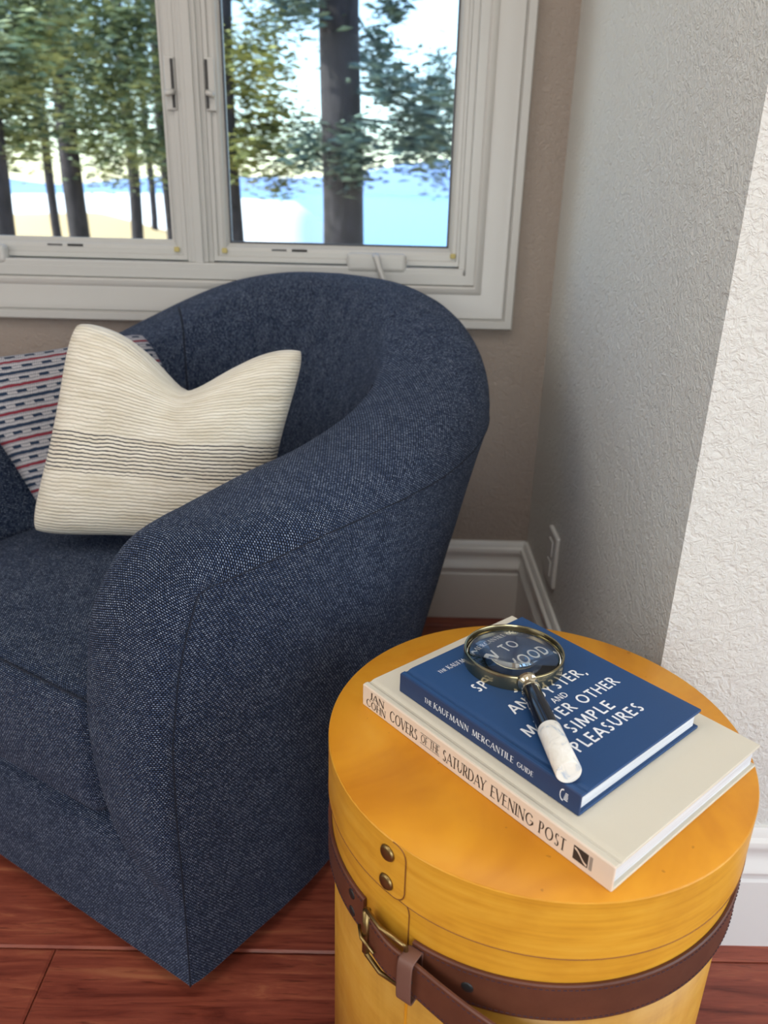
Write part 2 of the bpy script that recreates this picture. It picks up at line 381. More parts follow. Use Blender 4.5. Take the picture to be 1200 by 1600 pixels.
wall_with_hole('wall_rear', (XL-.1, YR-.12, 0), (XR+.12, YR, ZC), 0, -.55, 1.05, .45, 2.05, M['wall'])
mb = MB(); mb.box((XL-.1, YR, 0), (XL, YB, ZC)); structure(new_obj('wall_left', mb, M['wall'], smooth=False))
mb = MB(); mb.box((XL-.1, YR-.12, ZC), (XR+.12, YB+.14, ZC+.1)); structure(new_obj('ceiling', mb, M['ceil'], smooth=False))
mb = MB(); mb.box((XL-.1, YR-.12, -.12), (XR+.12, YB+.14, -.012)); floor = structure(new_obj('floor', mb, M['dark'], smooth=False))
# planks, each its own piece of the floor
PW = .19; row0 = .8195
plank_cache = {}
def plank(x0, x1, y0, y1):
    key = (round(x1-x0, 3), round(y1-y0, 3))
    g, bv, zt, zb = .0008, .0035, 0., -.012
    L, Wd = x1-x0, y1-y0
    if key not in plank_cache:
        mb = MB(); a = [(g, g), (L-g, g), (L-g, Wd-g), (g, Wd-g)]; b = [(g+bv, g+bv), (L-g-bv, g+bv), (L-g-bv, Wd-g-bv), (g+bv, Wd-g-bv)]
        lo = [V(*p, zb) for p in a]; mid = [V(*p, zt-.0022) for p in a]; hi = [V(*p, zt) for p in b]
        mb.quadgrid([lo+[lo[0]], mid+[mid[0]], hi+[hi[0]]]); mb.poly(hi)
        o = new_obj('plank', mb, M['floor'], smooth=False); plank_cache[key] = o.data
    else:
        o = bpy.data.objects.new('plank', plank_cache[key]); COL.objects.link(o)
    o.location = (x0, y0, 0); o.parent = floor
rows = int((row0-YR)/PW)+1
rr = random.Random(3)
for k in range(-rows, 6):
    y0, y1 = row0+k*PW, row0+(k+1)*PW
    if y0 > YB-.005 or y1 < YR+.01: continue
    y1 = min(y1, YB-.001); y0 = max(y0, YR)
    x = XL-rr.choice((.0, .3, .6, .9)); xe = XR if y0 < YL else XS1
    if k == -1: x = -.4561-2*1.2
    while x < xe:
        L = 1.2 if k == -1 else rr.choice((.9, 1.2, 1.5))
        a, b = max(x, XL), min(x+L, xe)
        if b-a > .02: plank(round(a, 3), round(b, 3), y0, y1)
        x += L

# baseboards: one profile, swept
BBP = [(0, 0), (.0165, 0), (.0165, .126), (.0135, .130), (.0135, .137), (.019, .141), (.0205, .147), (.0185, .154), (.0125, .163), (.0105, .174), (.0125, .181), (.0165, .186), (.018, .193), (.0165, .199), (.0105, .203), (.0095, .211), (.006, .217), (0, .217)]
def baseboard(name, a, b, n):
    a, b, n = Vector(a), Vector(b), Vector(n)
    mb = MB(); r = [[p+n*d+V(0, 0, z) for d, z in BBP] for p in (a, b)]
    mb.quadgrid(r); mb.poly(r[0]); mb.poly(r[1][::-1])
    return structure(new_obj(name, mb, M['trim'], angle=.5))
baseboard('baseboard_back', (XL, YB, 0), (XS1-.001, YB, 0), (0, -1, 0))
baseboard('baseboard_alcove_side', (XS0, YL-.0165, 0), (XS1, YB-.0005, 0), (-1, 0, 0))
baseboard('baseboard_right_front', (XS0-.0165, YL, 0), (XR, YL, 0), (0, -1, 0))

# ------------------------------------------------------------------ window
def sweep_frame(mb, x0, x1, z0, z1, prof, k=(1, 1, 1, 1)):
    """mitred rectangular frame; prof = [(outward offset, y)]; k = widths of left, right, bottom, top"""
    cor = [(x0, z0, -k[0], -k[2]), (x1, z0, k[1], -k[2]), (x1, z1, k[1], k[3]), (x0, z1, -k[0], k[3])]
    rows = [[V(x+sx*o, y, z+sz*o) for o, y in prof] for x, z, sx, sz in cor]
    mb.quadgrid(rows, closed_u=True, closed_v=True)
win = bpy.data.objects.new('window_1', None); COL.objects.link(win); win.location = (-.41, YB, ZB0); win['kind'] = 'structure'
win['label'] = 'white casement window with two sashes overlooking pines and lake'
FY = 1.808
mb = MB()
sweep_frame(mb, -1.024, .199, .8405, 2.035, [(0, YB), (0, FY+.004), (.004, FY+.001), (.012, FY+.002), (.018, FY+.006), (.024, FY+.004), (.058, FY+.0005), (.064, FY-.002), (.068, FY-.002), (.071, FY+.002), (.074, FY-.006), (.089, FY-.006), (.0915, FY-.003), (.0915, YB)])
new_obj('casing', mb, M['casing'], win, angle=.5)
mb = MB()
sweep_frame(mb, XB0, XB1, ZB0, ZB1, [(0, FY+.026), (0, YB+.13), (.0218, YB+.13), (.0218, YB), (.034, YB-.001), (.034, FY+.010), (.014, FY+.010), (.012, FY+.026)])
new_obj('jamb', mb, M['vinyl'], win, smooth=False)
mb = MB(); ML, MR = -.4415, -.383
for x0, x1, y in ((ML, MR, 1.842), (ML+.010, MR-.010, 1.832), (ML+.02, MR-.02, 1.824)): mb.box((x0, y, ZB0-.012 if y < 1.83 else ZB0), (x1, 1.93, ZB1))
bevel(new_obj('mullion', mb, M['vinyl'], win, smooth=False), .002)
mb = MB(); mb.box((XB0-.01, FY+.012, ZB0-.036), (XB1+.01, YB+.02, ZB0-.0002)); bevel(new_obj('stool', mb, M['vinyl'], win, smooth=False), .003)
SY = 1.850
def sash(x0, x1, lock_side):
    z0, z1 = ZB0+.003, ZB1-.003
    sl, sr = (.034, .024) if lock_side < 0 else (.024, .034); rl = .038
    gx0, gx1, gz0, gz1 = x0+sl, x1-sr, z0+rl, z1-rl
    mb = MB()
    sweep_frame(mb, gx0, gx1, gz0, gz1, [(0, SY+.030), (0, SY+.016), (.16, SY+.010), (.22, SY+.004), (.40, SY), (.68, SY), (.74, SY-.006), (.985, SY-.006), (.985, SY+.05), (0, SY+.05)], (sl, sr, rl, rl))
    s = new_obj('sash', mb, M['vinyl'], win, angle=.5)
    mb = MB(); sweep_frame(mb, gx0+.0035, gx1-.0035, gz0+.0035, gz1-.0035, [(0, SY+.0155), (0, SY+.029), (.004, SY+.029), (.004, SY+.0155)])
    new_obj('gasket', mb, M['gasket'] if lock_side < 0 else M['vinyl'], s, smooth=False)
    mb = MB(); mb.box((gx0-.004, SY+.021, gz0-.004), (gx1+.004, SY+.025, gz1+.004)); new_obj('pane', mb, M['pane'], s, smooth=False)
    # lever lock on the stile next to the mullion
    lx = (x1-.012) if lock_side > 0 else (x0+.012)
    zl = 1.225
    mb = MB(); mb.box((lx-.011, SY-.012, zl-.045), (lx+.011, SY-.005, zl+.055)); lk = bevel(new_obj('lock_plate', mb, M['vinyl'], s, smooth=False), .004)
    dx = .006*lock_side
    mb = MB(); mb.box((lx+dx-.003, SY-.0135, zl-.040), (lx+dx+.003, SY-.0115, zl+.050)); new_obj('lock_slot', mb, M['slot'], s, smooth=False)
    mb = MB(); mb.tube([V(lx+dx, SY-.012, zl-.010), V(lx+dx*.6, SY-.022, zl-.012), V(lx-dx*1.4, SY-.026, zl-.016)], .0058, 8); new_obj('lock_lever', mb, M['vinyl'], s)
    # small vent slots, corner pads on the bottom rail
    bx = gx0+.14 if lock_side < 0 else gx1-.235
    for a, b, m in ((0, .034, 'slot'), (-.042, -.008, 'gasket')):
        if m == 'gasket': continue
        mb = MB(); mb.box((bx+a, SY-.0012, gz0-.0145), (bx+b, SY+.002, gz0-.0095)); new_obj('vent_slot', mb, M[m], s, smooth=False)
    mb = MB(); mb.box((bx-.045, SY-.0008, gz0-.0135), (bx-.012, SY+.002, gz0-.0105)); new_obj('vent_slot', mb, M['gasket'], s, smooth=False)
    for cx in (gx0-.010, gx1+.010):
        mb = MB(); mb.box((cx-.006, SY-.0075, gz0-.021), (cx+.006, SY-.0005, gz0-.010)); bevel(new_obj('corner_pad', mb, M['pad'], s, smooth=False), .002)
    return s
sR = sash(-.383, XB1, -1); sL = sash(XB0, -.4415, 1)
def crank(cx, s, arm):
    mb = MB(); z = ZB0-.005; y = SY-.008
    mb.box((cx-.066, y-.026, z-.006), (cx+.066, y+.002, z+.034)); o = bevel(new_obj('crank_cover', mb, M['vinyl'], s, smooth=False), .009, 3)
    mb = MB()
    mb.tube([V(cx-.004, y-.028, z+.030), V(cx, y-.036, z+.026), V(cx+.006, y-.040, z+.005), V(cx+.02, y-.046, z-.028), V(cx+.026, y-.050, z-.045)], lambda t: .0075-.002*t, 8)
    new_obj('crank_handle', mb, M['vinyl'], s)
crank(-.018, sR, 1); crank(-.905, sL, 1)

# outlet on the return wall
OY = 1.515; xo = XS0+(XS1-XS0)*(OY-YL)/(YB-YL)
outlet = thing('wall_outlet', (xo, OY, .262), 'pale wall outlet plate low on the shaded side wall', 'outlet')
mb = MB(); mb.box((xo-.009, OY-.040, .262), (xo+.001, OY+.040, .380)); bevel(new_obj('cover_plate', mb, M['plate'], outlet, smooth=False), .005, 3)
for zc in (.298, .344):
    mb = MB(); mb.box((xo-.0115, OY-.017, zc-.017), (xo-.008, OY+.017, zc+.017)); bevel(new_obj('socket', mb, M['plate'], outlet, smooth=False), .002)

# ------------------------------------------------------------------ armchair (local frame: x along its front, y towards its back)
CP, CE, CB = V(-.239, .738, 0), V(.851, -.525, 0), V(.525, .851, 0)
XC = -.36
def CW(p): return CP+CE*p[0]+CB*p[1]+V(0, 0, p[2])
def mir(p): return V(2*XC-p[0]-.075*min(1, max(0, (.62-p[1])/.4)), p[1], p[2])   # the far arm splays out a little
SF = [(.0, .0, .035), (.0, .003, .151), (.0, .004, .238), (.0, .004, .33), (.0, .008, .423), (.005, .022, .515), (.012, .033, .568), (.02, .047, .614)]
def sfront(z):
    for a, b in zip(SF, SF[1:]):
        if z <= b[2]+1e-9:
            t = max(0, (z-a[2])/(b[2]-a[2])); return V(a[0]+(b[0]-a[0])*t, a[1]+(b[1]-a[1])*t, z)
    return V(*SF[-1])
# stations: seam, crest, inner edge, bulge direction
ST = [
 ((0, .003, .165), (-.02, -.001, .175), (-.045, .004, .180), (0, -1, 0)),
 ((0, .004, .205), (-.04, -.010, .215), (-.088, .008, .222), (0, -1, 0)),
 ((0, .004, .250), (-.05, -.016, .255), (-.116, .014, .255), (0, -1, 0)),
 ((0, .004, .330), (-.06, -.020, .335), (-.138, .020, .330), (0, -1, 0)),
 ((0, .008, .423), (-.065, -.020, .425), (-.146, .024, .415), (0, -1, 0)),
 ((.005, .022, .515), (-.062, -.008, .525), (-.144, .034, .495), (0, -1, .12)),
 ((.012, .033, .568), (-.058, .012, .598), (-.138, .052, .555), (0, -.85, .5)),
 ((.020, .047, .614), (-.050, .055, .648), (-.134, .085, .592), (0, -.5, .86)),
 ((.030, .075, .621), (-.043, .100, .665), (-.131, .125, .608), (0, -.1, 1)),
 ((.045, .125, .627), (-.036, .145, .670), (-.130, .155, .615), (0, 0, 1)),
 ((.065, .212, .635), (-.028, .210, .676), (-.130, .205, .620), (0, 0, 1)),
 ((.075, .298, .636), (-.018, .290, .684), (-.130, .280, .626), (0, 0, 1)),
 ((.085, .400, .636), (-.003, .385, .692), (-.125, .365, .632), (0, 0, 1)),
 ((.088, .510, .638), (.012, .480, .710), (-.116, .440, .645), (0, 0, 1)),
 ((.082, .622, .652), (.020, .580, .737), (-.108, .520, .668), (0, 0, 1)),
 ((.052, .730, .670), (.000, .680, .774), (-.113, .600, .702), (0, 0, 1)),
 ((-.010, .815, .690), (-.055, .760, .817), (-.148, .675, .744), (0, 0, 1)),
 ((-.100, .872, .705), (-.135, .815, .852), (-.200, .735, .782), (0, 0, 1)),
 ((-.220, .903, .715), (-.240, .852, .872), (-.275, .775, .806), (0, 0, 1)),
 ((XC, .914, .718), (XC, .865, .877), (XC, .790, .814), (0, 0, 1)),
]
NF = 7      # stations 0..7 lie on the front face
SUB = 5
cols = [catmull([V(*s[k]) for s in ST], SUB) for k in range(4)]
Sx, Cx, Ix, Dx = cols
for i in range(NF*SUB+1): Sx[i] = sfront(Sx[i].z)
nR = len(Sx)
def cross_section(i):
    S, C, I, D = Sx[i], Cx[i], Ix[i], Dx[i].normalized(); fi = i/SUB
    out = []; n = 9; ex = .8
    a = (C-S).dot(D); lat = (C-S)-D*a
    for k in range(n):
        th = PI/2*k/n; out.append(S+lat*(1-math.cos(th)**ex)+D*a*math.sin(th)**ex)
    a2 = (C-I).dot(D); lat2 = (C-I)-D*a2
    bk = min(1, max(0, (fi-11)/5)); tm = 1-.30*bk
    for k in range(n+1):
        th = PI/2*k/n*tm; out.append(I+lat2*(1-math.sin(th)**ex)+D*a2*math.cos(th)**ex)
    # inner wall
    if fi <= NF: e = V(-.004, .12, -.02); w = [I+e*t for t in (.3, .6, 1)]
    else:
        I = out[-1]; nrm = V(XC-I.x, .42-I.y, 0); nrm = nrm.normalized() if nrm.length > 0 else nrm
        h = I.z-.40
        w = [I+nrm*bk*(.125*t-.015*t*t)-V(0, 0, h*t) for t in (.12, .25, .4, .55, .7, .85, 1)]
        if len(w) < 7: pass
    while len(w) < 7: w.append(w[-1]+V(0, .001, -.001))
    return out+w
secR = [cross_section(i) for i in range(nR)]
sec = secR+[[mir(p) for p in r] for r in secR[:-1][::-1]]
def arc_uv(rows):
    us = []; L = 0
    mid = len(rows[0])//3
    U = [0]
    for i in range(1, len(rows)): U.append(U[-1]+(rows[i][mid]-rows[i-1][mid]).length)
    out = []
    for i, r in enumerate(rows):
        v = 0; line = []
        for j, p in enumerate(r):
            if j: v += (p-r[j-1]).length
            line.append((U[i], v))
        out.append(line)
    return out
chair_base = CW((XC, .42, 0))
chair = thing('armchair', (chair_base.x, chair_base.y, 0), 'navy tweed barrel armchair with rounded back under the window', 'armchair')
mb = MB(); mb.quadgrid([[CW(p) for p in r] for r in sec], [[(v, u) for u, v in l] for l in arc_uv(sec)])
new_obj('arm_and_back', mb, M['fabric'], chair)
# outer panel: Coons patch between bottom curve, front seams and top seam
top = Sx[NF*SUB:]; top = top+[mir(p) for p in top[:-1][::-1]]
BT = [(0, 0), (.008, .03), (.018, .113), (.026, .177), (.030, .25), (.026, .34), (.008, .44), (-.030, .54), (-.09, .63), (-.17, .70), (-.26, .745), (XC, .76)]
bot = catmull([V(x, y, .035) for x, y in BT], 10); bot = bot+[mir(p) for p in bot[:-1][::-1]]
def resample(P, n):
    L = [0]
    for a, b in zip(P, P[1:]): L.append(L[-1]+(b-a).length)
    out = []; j = 0
    for k in range(n):
        s = L[-1]*k/(n-1)
        while j < len(L)-2 and L[j+1] < s: j += 1
        t = (s-L[j])/max(1e-9, L[j+1]-L[j]); out.append(P[j].lerp(P[j+1], min(1, max(0, t))))
    return out
NU, NV = 161, 26
T_, B_ = resample(top, NU), resample(bot, NU)
Fr = resample([V(*p) for p in SF], NV); Fl = [mir(p) for p in Fr]
panel = []
for i in range(NU):
    u = i/(NU-1); row = []
    for j in range(NV):
        v = j/(NV-1)
        p = (B_[i]*(1-v)+T_[i]*v)+(Fr[j]*(1-u)+Fl[j]*u)-((B_[0]*(1-u)+B_[-1]*u)*(1-v)+(T_[0]*(1-u)+T_[-1]*u)*v)
        c = V(XC, .42, 0); d = V(p.x-c.x, p.y-c.y, 0); d.normalize()
        edge = min(1, min(u, 1-u)*14)
        p = p+d*(.012*math.sin(PI*v**1.6)*edge)
        row.append(p)
    panel.append(row)
mb = MB(); mb.quadgrid([[CW(p) for p in r] for r in panel], arc_uv(panel)); new_obj('outer_panel', mb, M['fabric'], chair)
# welted seams
mb = MB(); mb.tube([CW(p+V(.0006, -.0006, 0)) for p in resample([V(*p) for p in SF], 40)], .0011, 6); new_obj('front_seam', mb, M['seam'], chair)
mb = MB(); mb.tube([CW(mir(p)) for p in resample([V(*p) for p in SF], 40)], .0011, 6); new_obj('front_seam', mb, M['seam'], chair)
mb = MB(); mb.tube([CW(p) for p in resample(top, 160)], .0011, 6); new_obj('top_seam', mb, M['seam'], chair)
# front rail
rail = []
for i in range(41):
    x = (2*XC-.075)*i/40; row = []
    for j in range(13):
        v = j/12; z = .035+.222*v; s = sfront(z)
        y = s.y-.006*math.sin(PI*min(1, i/40))**.5*math.sin(PI*v)
        if v > .86: y += (v-.86)**2*2.2
        row.append(V(x+(1e-4 if i else 0), y, z))
    row.append(V(x, .12, .258)); rail.append(row)
mb = MB(); mb.quadgrid([[CW(p) for p in r] for r in rail], arc_uv(rail)); new_obj('front_rail', mb, M['fabric'], chair)
mb = MB(); mb.poly([CW(p) for p in bot]); new_obj('dust_cover', mb, M['shade'], chair, smooth=False)
mb = MB(); bc = CW((XC, .42, 0)); mb.lathe([(.0, .0), (.23, .0), (.235, .008), (.225, .014), (.06, .02), (.05, .036), (0, .036)], (bc.x, bc.y, 0)); new_obj('swivel_base', mb, M['shade'], chair)
# vertical seams where arms meet the inside back
for side in (0, 1):
    i = int(15.7*SUB); pts = secR[i][11 if side else 19:]
    pts = [p+V(XC-p.x, .42-p.y, 0).normalized()*.0003 for p in pts]
    if side: pts = [mir(p) for p in pts]
    mb = MB(); mb.tube([CW(p) for p in resample(pts, 24)], .0022, 6); new_obj('inside_seam', mb, M['seam'], chair)
# seat cushion
def cushion(x0, x1, y0, y1, z0, z1, r, crown, n=26):
    cx, cy, cz = (x0+x1)/2, (y0+y1)/2, (z0+z1)/2; hx, hy, hz = (x1-x0)/2, (y1-y0)/2, (z1-z0)/2
    mb = MB()
    def mp(q):
        c = V(max(-hx+r, min(hx-r, q.x)), max(-hy+r, min(hy-r, q.y)), max(-hz+r, min(hz-r, q.z))); d = q-c
        p = c+(d.normalized()*r if d.length > 1e-9 else d)
        a, b, h = 1-(p.x/hx)**2, 1-(p.y/hy)**2, 1-(p.z/hz)**2
        p = p+V(0, 0, crown*a*b*(1 if p.z > 0 else .2)) + V(0, math.copysign(.014*max(0, h)*max(a, 0)**.5, p.y)*(abs(p.y) > hy-r*1.2), 0)
        return CW((p.x+cx, p.y+cy, p.z+cz))
    def spc(h):
        e = [-h+r*(1-math.cos(PI/2*k/5)) if False else -h+r*k/5 for k in range(5)]
        m = [-h+r+(2*h-2*r)*k/n for k in range(n+1)]
        return e+m+[-q for q in e[::-1]]
    X, Y, Z = spc(hx), spc(hy), spc(hz)
    for ax, A, B_ in ((2, X, Y), (1, X, Z), (0, Y, Z)):
        for sg in (-1, 1):
            rows = []; uv = []
            for a in A:
                row = []; u_ = []
                for b in B_:
                    q = V(a, b, sg*hz) if ax == 2 else V(a, sg*hy, b) if ax == 1 else V(sg*hx, a, b)
                    row.append(mp(q)); u_.append((a, b))
                rows.append(row); uv.append(u_)
            mb.quadgrid(rows, uv)
    return mb
cu = new_obj('seat_cushion', cushion(2*XC+.132-.06, -.132, -.008, .64, .256, .448, .022, .022), M['fabric'], chair)
wp = []
for k in range(60):
    x = -.132+(2*XC+.264)*k/59; a = 1-((x-XC)/(.238))**2
    wp.append(V(x, -.0035-.008*max(0, a)**.5*.3, .4435+.001*a))
mb = MB(); mb.tube([CW(p) for p in wp], .0013, 6); new_obj('cushion_welt', mb, M['seam'], cu)

# ------------------------------------------------------------------ throw pillows
def pillow(name, corners, thick, mat, label, cat, notch=0., notch_a=0., n=44, sag=.03, pinch=.07, group=None):
    TL, TR, BL, BR = [CW(p) for p in corners]
    nrm = (TR-TL).cross(TL-BL).normalized()
    if nrm.dot(V(0, -1, .2)) < 0: nrm = -nrm
    upv = ((TL+TR)-(BL+BR)).normalized()
    def pt(a, b, side):
        rc_ = 1-.075*(abs(a)*abs(b))**5; a0, b0 = a, b
        aa = a*rc_*(1-pinch*(1-b*b)*abs(a)**3); bb = b*rc_*(1-pinch*(1-a*a)*abs(b)**3)
        u, v = (aa+1)/2, (bb+1)/2
        p = (BL*(1-u)+BR*u)*(1-v)+(TL*(1-u)+TR*u)*v
        h = (max(0, 1-a**4)*max(0, 1-b**4))**.5
        w = math.exp(-abs((a-notch_a)/.42)**1.6); vv = max(0, (b+.55)/1.55)
        p = p-upv*notch*w*vv**2.6
        wn2 = math.exp(-abs((a-notch_a+.12*(1-b))/.2)**1.5)
        h *= 1-.62*wn2*(vv**1.6 if notch else 0)
        p = p+nrm*side*thick*h
        p = p+nrm*.010*math.sin(3.1*a+1.3*b)*(1-a*a)*(1-b*b)*(1 if side > 0 else .5)
        return p
    mb = MB()
    def t(i): x = -1+2*i/n; return math.copysign(abs(x)**.85, x)
    for s in (1, -1):
        rows = [[pt(t(i), t(j), s) for j in range(n+1)] for i in range(n+1)]
        mb.quadgrid(rows, [[((t(i)+1)/2, (t(j)+1)/2) for j in range(n+1)] for i in range(n+1)], flip=s < 0)
    o = new_obj(name, mb, mat); return tag(o, label, cat, group)
pillow('throw_pillow', [(-.500, .318, .840), (-.168, .512, .806), (-.531, .201, .488), (-.190, .402, .478)], .062, M['cream'],
       'cream ribbed throw pillow with a dark striped band and dented top', 'pillow', notch=.088, notch_a=.08)
pillow('throw_pillow', [(-.716, .211, .755), (-.568, .530, .786), (-.552, .272, .449), (-.405, .591, .479)], .042, M['pattern'],
       'grey woven throw pillow with red and navy dashed stripes', 'pillow')

# ------------------------------------------------------------------ round bentwood box table
BX, BY, BR_, ZT = .1647, .6599, .2107, .525
def cylp(ang, r, z): a = math.radians(ang); return V(BX+r*math.cos(a), BY+r*math.sin(a), z)
hat = thing('hat_box_table', (BX, BY, 0), 'round honey wooden bentwood box with leather strap, used as side table', 'side table')
mb = MB(); mb.lathe([(0, ZT), (.15, ZT), (BR_-.0010, ZT), (BR_-.0006, ZT-.0006), (BR_-.0010, ZT-.0012), (BR_-.0026, ZT-.003), (0, ZT-.006)], (BX, BY, 0), 96); new_obj('lid_top', mb, M['top'], hat)
def hoop(name, z0, z1, r, th, a_start, a_end, rc, mat, n=150):
    """bent strip with rounded free end at a_end, overlapping its own start"""
    mb = MB(); rows = []; uv = []
    angs = [a_start+(a_end-4-a_start)*i/n for i in range(n)]+[a_end-4*(1-i/14) for i in range(15)]
    for ang in angs:
        rr_ = r-th*max(0, 1-(ang-a_start)/24)
        d = math.radians(a_end-ang)*r; cut = 0
        if d < rc: cut = rc-math.sqrt(max(0, rc*rc-(rc-d)**2))
        lo, hi = z0+cut, z1-cut
        b = .0008
        prof = [(rr_-th, lo), (rr_-b, lo), (rr_, lo+b), (rr_, hi-b), (rr_-b, hi), (rr_-th, hi)]
        rows.append([cylp(ang, q, z) for q, z in prof]); uv.append([(math.radians(ang)*r, z) for q, z in prof])
    mb.quadgrid(rows, uv, closed_v=True); mb.poly(rows[0]); mb.poly(rows[-1][::-1])
    ob = new_obj(name, mb, mat, hat, angle=.6)
    # the raw cut edge: along the bottom and round the free end
    mb = MB(); mb.tube([r_[2] for r_ in rows if True], .0006, 5); mb.tube([rows[-15+k][3] for k in range(15)]+[rows[-1][2]]+[rows[-1-k][2] for k in range(1, 12)], .0006, 5)
    new_obj('cut_edge', mb, M['rawedge'], ob)
    return ob
M['rawedge'] = plain('raw_hoop_edge', rgb(128, 78, 26), .6)
up_h = hoop('lid_hoop', .4625, ZT-.0004, BR_, .0024, -148, -130+360, .012, M['hoop'])
lo_h = hoop('lower_hoop', .395, .4640, BR_-.0034, .0022, -148, -129+360, .012, M['hoop'])
mb = MB(); R2 = BR_-.0064
mb.lathe([(R2-.01, 0), (R2, .0), (R2, .42), (R2-.004, .42)], (BX, BY, 0), 120); body = new_obj('box_body', mb, M['body'], hat)
mb = MB(); mb.box((-.0012, -.0012, .0), (.0012, .0012, .41), Matrix.Translation(cylp(-129.2, R2, 0))); new_obj('body_seam', mb, M['top'], hat, smooth=False)
def rivet(ang, r, z, rad, mat, parent, name='rivet', h=.0028):
    c = cylp(ang, r, z); nrm = V(math.cos(math.radians(ang)), math.sin(math.radians(ang)), 0)
    Mx = Matrix.Translation(c) @ nrm.to_track_quat('Z', 'Y').to_matrix().to_4x4()
    mb = MB(); mb.lathe([(0, h), (rad*.78, h*.97), (rad*.86, h*.8), (rad*.98, h*.45), (rad*1.04, 0), (0, -.001)], None, 24, M=Mx); return new_obj(name, mb, mat, parent)
rivet(-135.6, BR_, .5075, .0080, M['brass'], up_h); rivet(-135.7, BR_, .4745, .0080, M['brass'], up_h)
# leather strap
SZ0, SZ1 = .3895, .4310
def ztilt(ang): return .012*math.sin(math.radians(ang+95))*(.6)+.0
def strip(path_fn, n, w, th, mat, name, parent, stitch=True):
    rows = []; uv = []; L = 0; prev = None; st = [[], []]
    for i in range(n+1):
        c, out, upv = path_fn(i/n)
        if prev is not None: L += (c-prev).length
        prev = c; b = .0012; h = w/2
        prof = [(0, -h), (th-b, -h), (th, -h+b), (th, h-b), (th-b, h), (0, h)]
        rows.append([c+out*q+upv*z for q, z in prof]); uv.append([(L, z) for q, z in prof])
        for k, s in enumerate((-1, 1)): st[k].append((L, c+out*(th+.0003)+upv*s*(h-.0042)))
    mb = MB(); mb.quadgrid(rows, uv, closed_v=True); mb.poly(rows[0]); mb.poly(rows[-1][::-1])
    o = new_obj(name, mb, mat, parent, angle=.7)
    if stitch:
        mb = MB()
        for s in st:
            L1 = s[-1][0]; k = 0; pos = 0.
            def at(d):
                for (a, p), (b, q) in zip(s, s[1:]):
                    if b >= d: return p.lerp(q, (d-a)/max(1e-9, b-a))
                return s[-1][1]
            while pos < L1-.004:
                mb.tube([at(pos), at(pos+.0028)], .0004, 4, cap=False); pos += .0048
        so = new_obj('stitching', mb, M['stitch'], o); so['kind'] = 'stuff'
    return o
M['stitch'] = plain('dark_thread', rgb(58, 40, 52), .8)
def ring_path(a0, a1, r, z):
    def f(t):
        ang = a0+(a1-a0)*t; n_ = V(math.cos(math.radians(ang)), math.sin(math.radians(ang)), 0)
        return cylp(ang, r, z+ztilt(ang)), n_, V(0, 0, 1)
    return f
strap = strip(ring_path(-127+0., -142-0+360-2, BR_-.0030, .411), 150, .042, .0034, M['leather'], 'strap', hat)
TAIL = [(-141, .2135, .4095), (-137, .2185, .409), (-131, .2225, .4075), (-125, .2215, .404), (-118, .2235, .398), (-110, .2275, .389), (-102, .2320, .378), (-95, .2365, .367), (-89, .2400, .356), (-85, .2420, .348)]
def tail_fn(t):
    P = [cylp(*q) for q in TAIL]; C = catmull(P, 8); m = len(C)-1; i = min(m-1, int(t*m)); f = t*m-i
    c = C[i].lerp(C[i+1], f); tg = (C[i+1]-C[i]).normalized(); n_ = V(c.x-BX, c.y-BY, 0).normalized()
    upv = n_.cross(tg).normalized(); upv = upv if upv.z > 0 else -upv
    return c, n_, upv
strip(tail_fn, 72, .038, .0032, M['leather'], 'strap_tail', hat)
mb = MB()  # keeper loop round both straps
rows = []
for k in range(24):
    a = 2*PI*k/24; ca, sa = math.cos(a), math.sin(a)
    dr = .0105*math.copysign(abs(ca)**.35, ca); dz = .0255*math.copysign(abs(sa)**.35, sa)
    row = []
    for ang in (-127.6, -127.3, -124.1, -123.8):
        e = .0008 if ang in (-127.6, -123.8) else 0
        row.append(cylp(ang, BR_+.0095+dr*(1-e*40), .404+dz*(1-e*12)+ztilt(ang)))
    rows.append(row)
mb.quadgrid(rows, closed_u=True); o = new_obj('keeper_loop', mb, M['keeper'] if 'keeper' in M else M['leather'], hat)
sm = o.modifiers.new('thick', 'SOLIDIFY'); sm.thickness = .0016
def bar(pts, r, name, parent, mat): mb = MB(); mb.tube(pts, r, 10); return new_obj(name, mb, mat, parent)
bl_, br2, zt_, zb_ = -139.6, -127.2, .436, .382
buckle = bar([cylp(bl_, .2185, zt_-.002), cylp(bl_+.3, .2205, zt_), cylp(-133.6, .2250, zt_+.001), cylp(br2-.3, .2235, zt_), cylp(br2, .2205, zt_-.004), cylp(br2, .2170, .406), cylp(br2, .2205, zb_+.004), cylp(br2-.3, .2220, zb_), cylp(-133.6, .2235, zb_-.001), cylp(bl_+.3, .2205, zb_), cylp(bl_, .2185, zb_+.002)], .0023, 'buckle', hat, M['brass'])
bar([cylp(bl_, .2195, zt_-.002), cylp(bl_, .2195, zb_+.002)], .0041, 'roller', buckle, M['brass'])
bar([cylp(-142.3, .2200, .407), cylp(-139.7, .2255, .4045), cylp(-135.3, .2255, .4005)], .0017, 'prong', buckle, M['brass'])
for a, z in ((-149.6, .420), (-149.4, .399)): rivet(a, BR_+.0002, z+ztilt(a), .0052, M['dark'], strap, 'strap_rivet', .0012)
rivet(-112.5, BR_+.0002, .4085, .0055, M['dark'], strap, 'strap_rivet', .0012)
for a, z, r in ((-124.6, .4015, .2258), (-109.5, .3765, .2330)): rivet(a, r, z, .0020, M['dark'], strap, 'punch_hole', .0006)

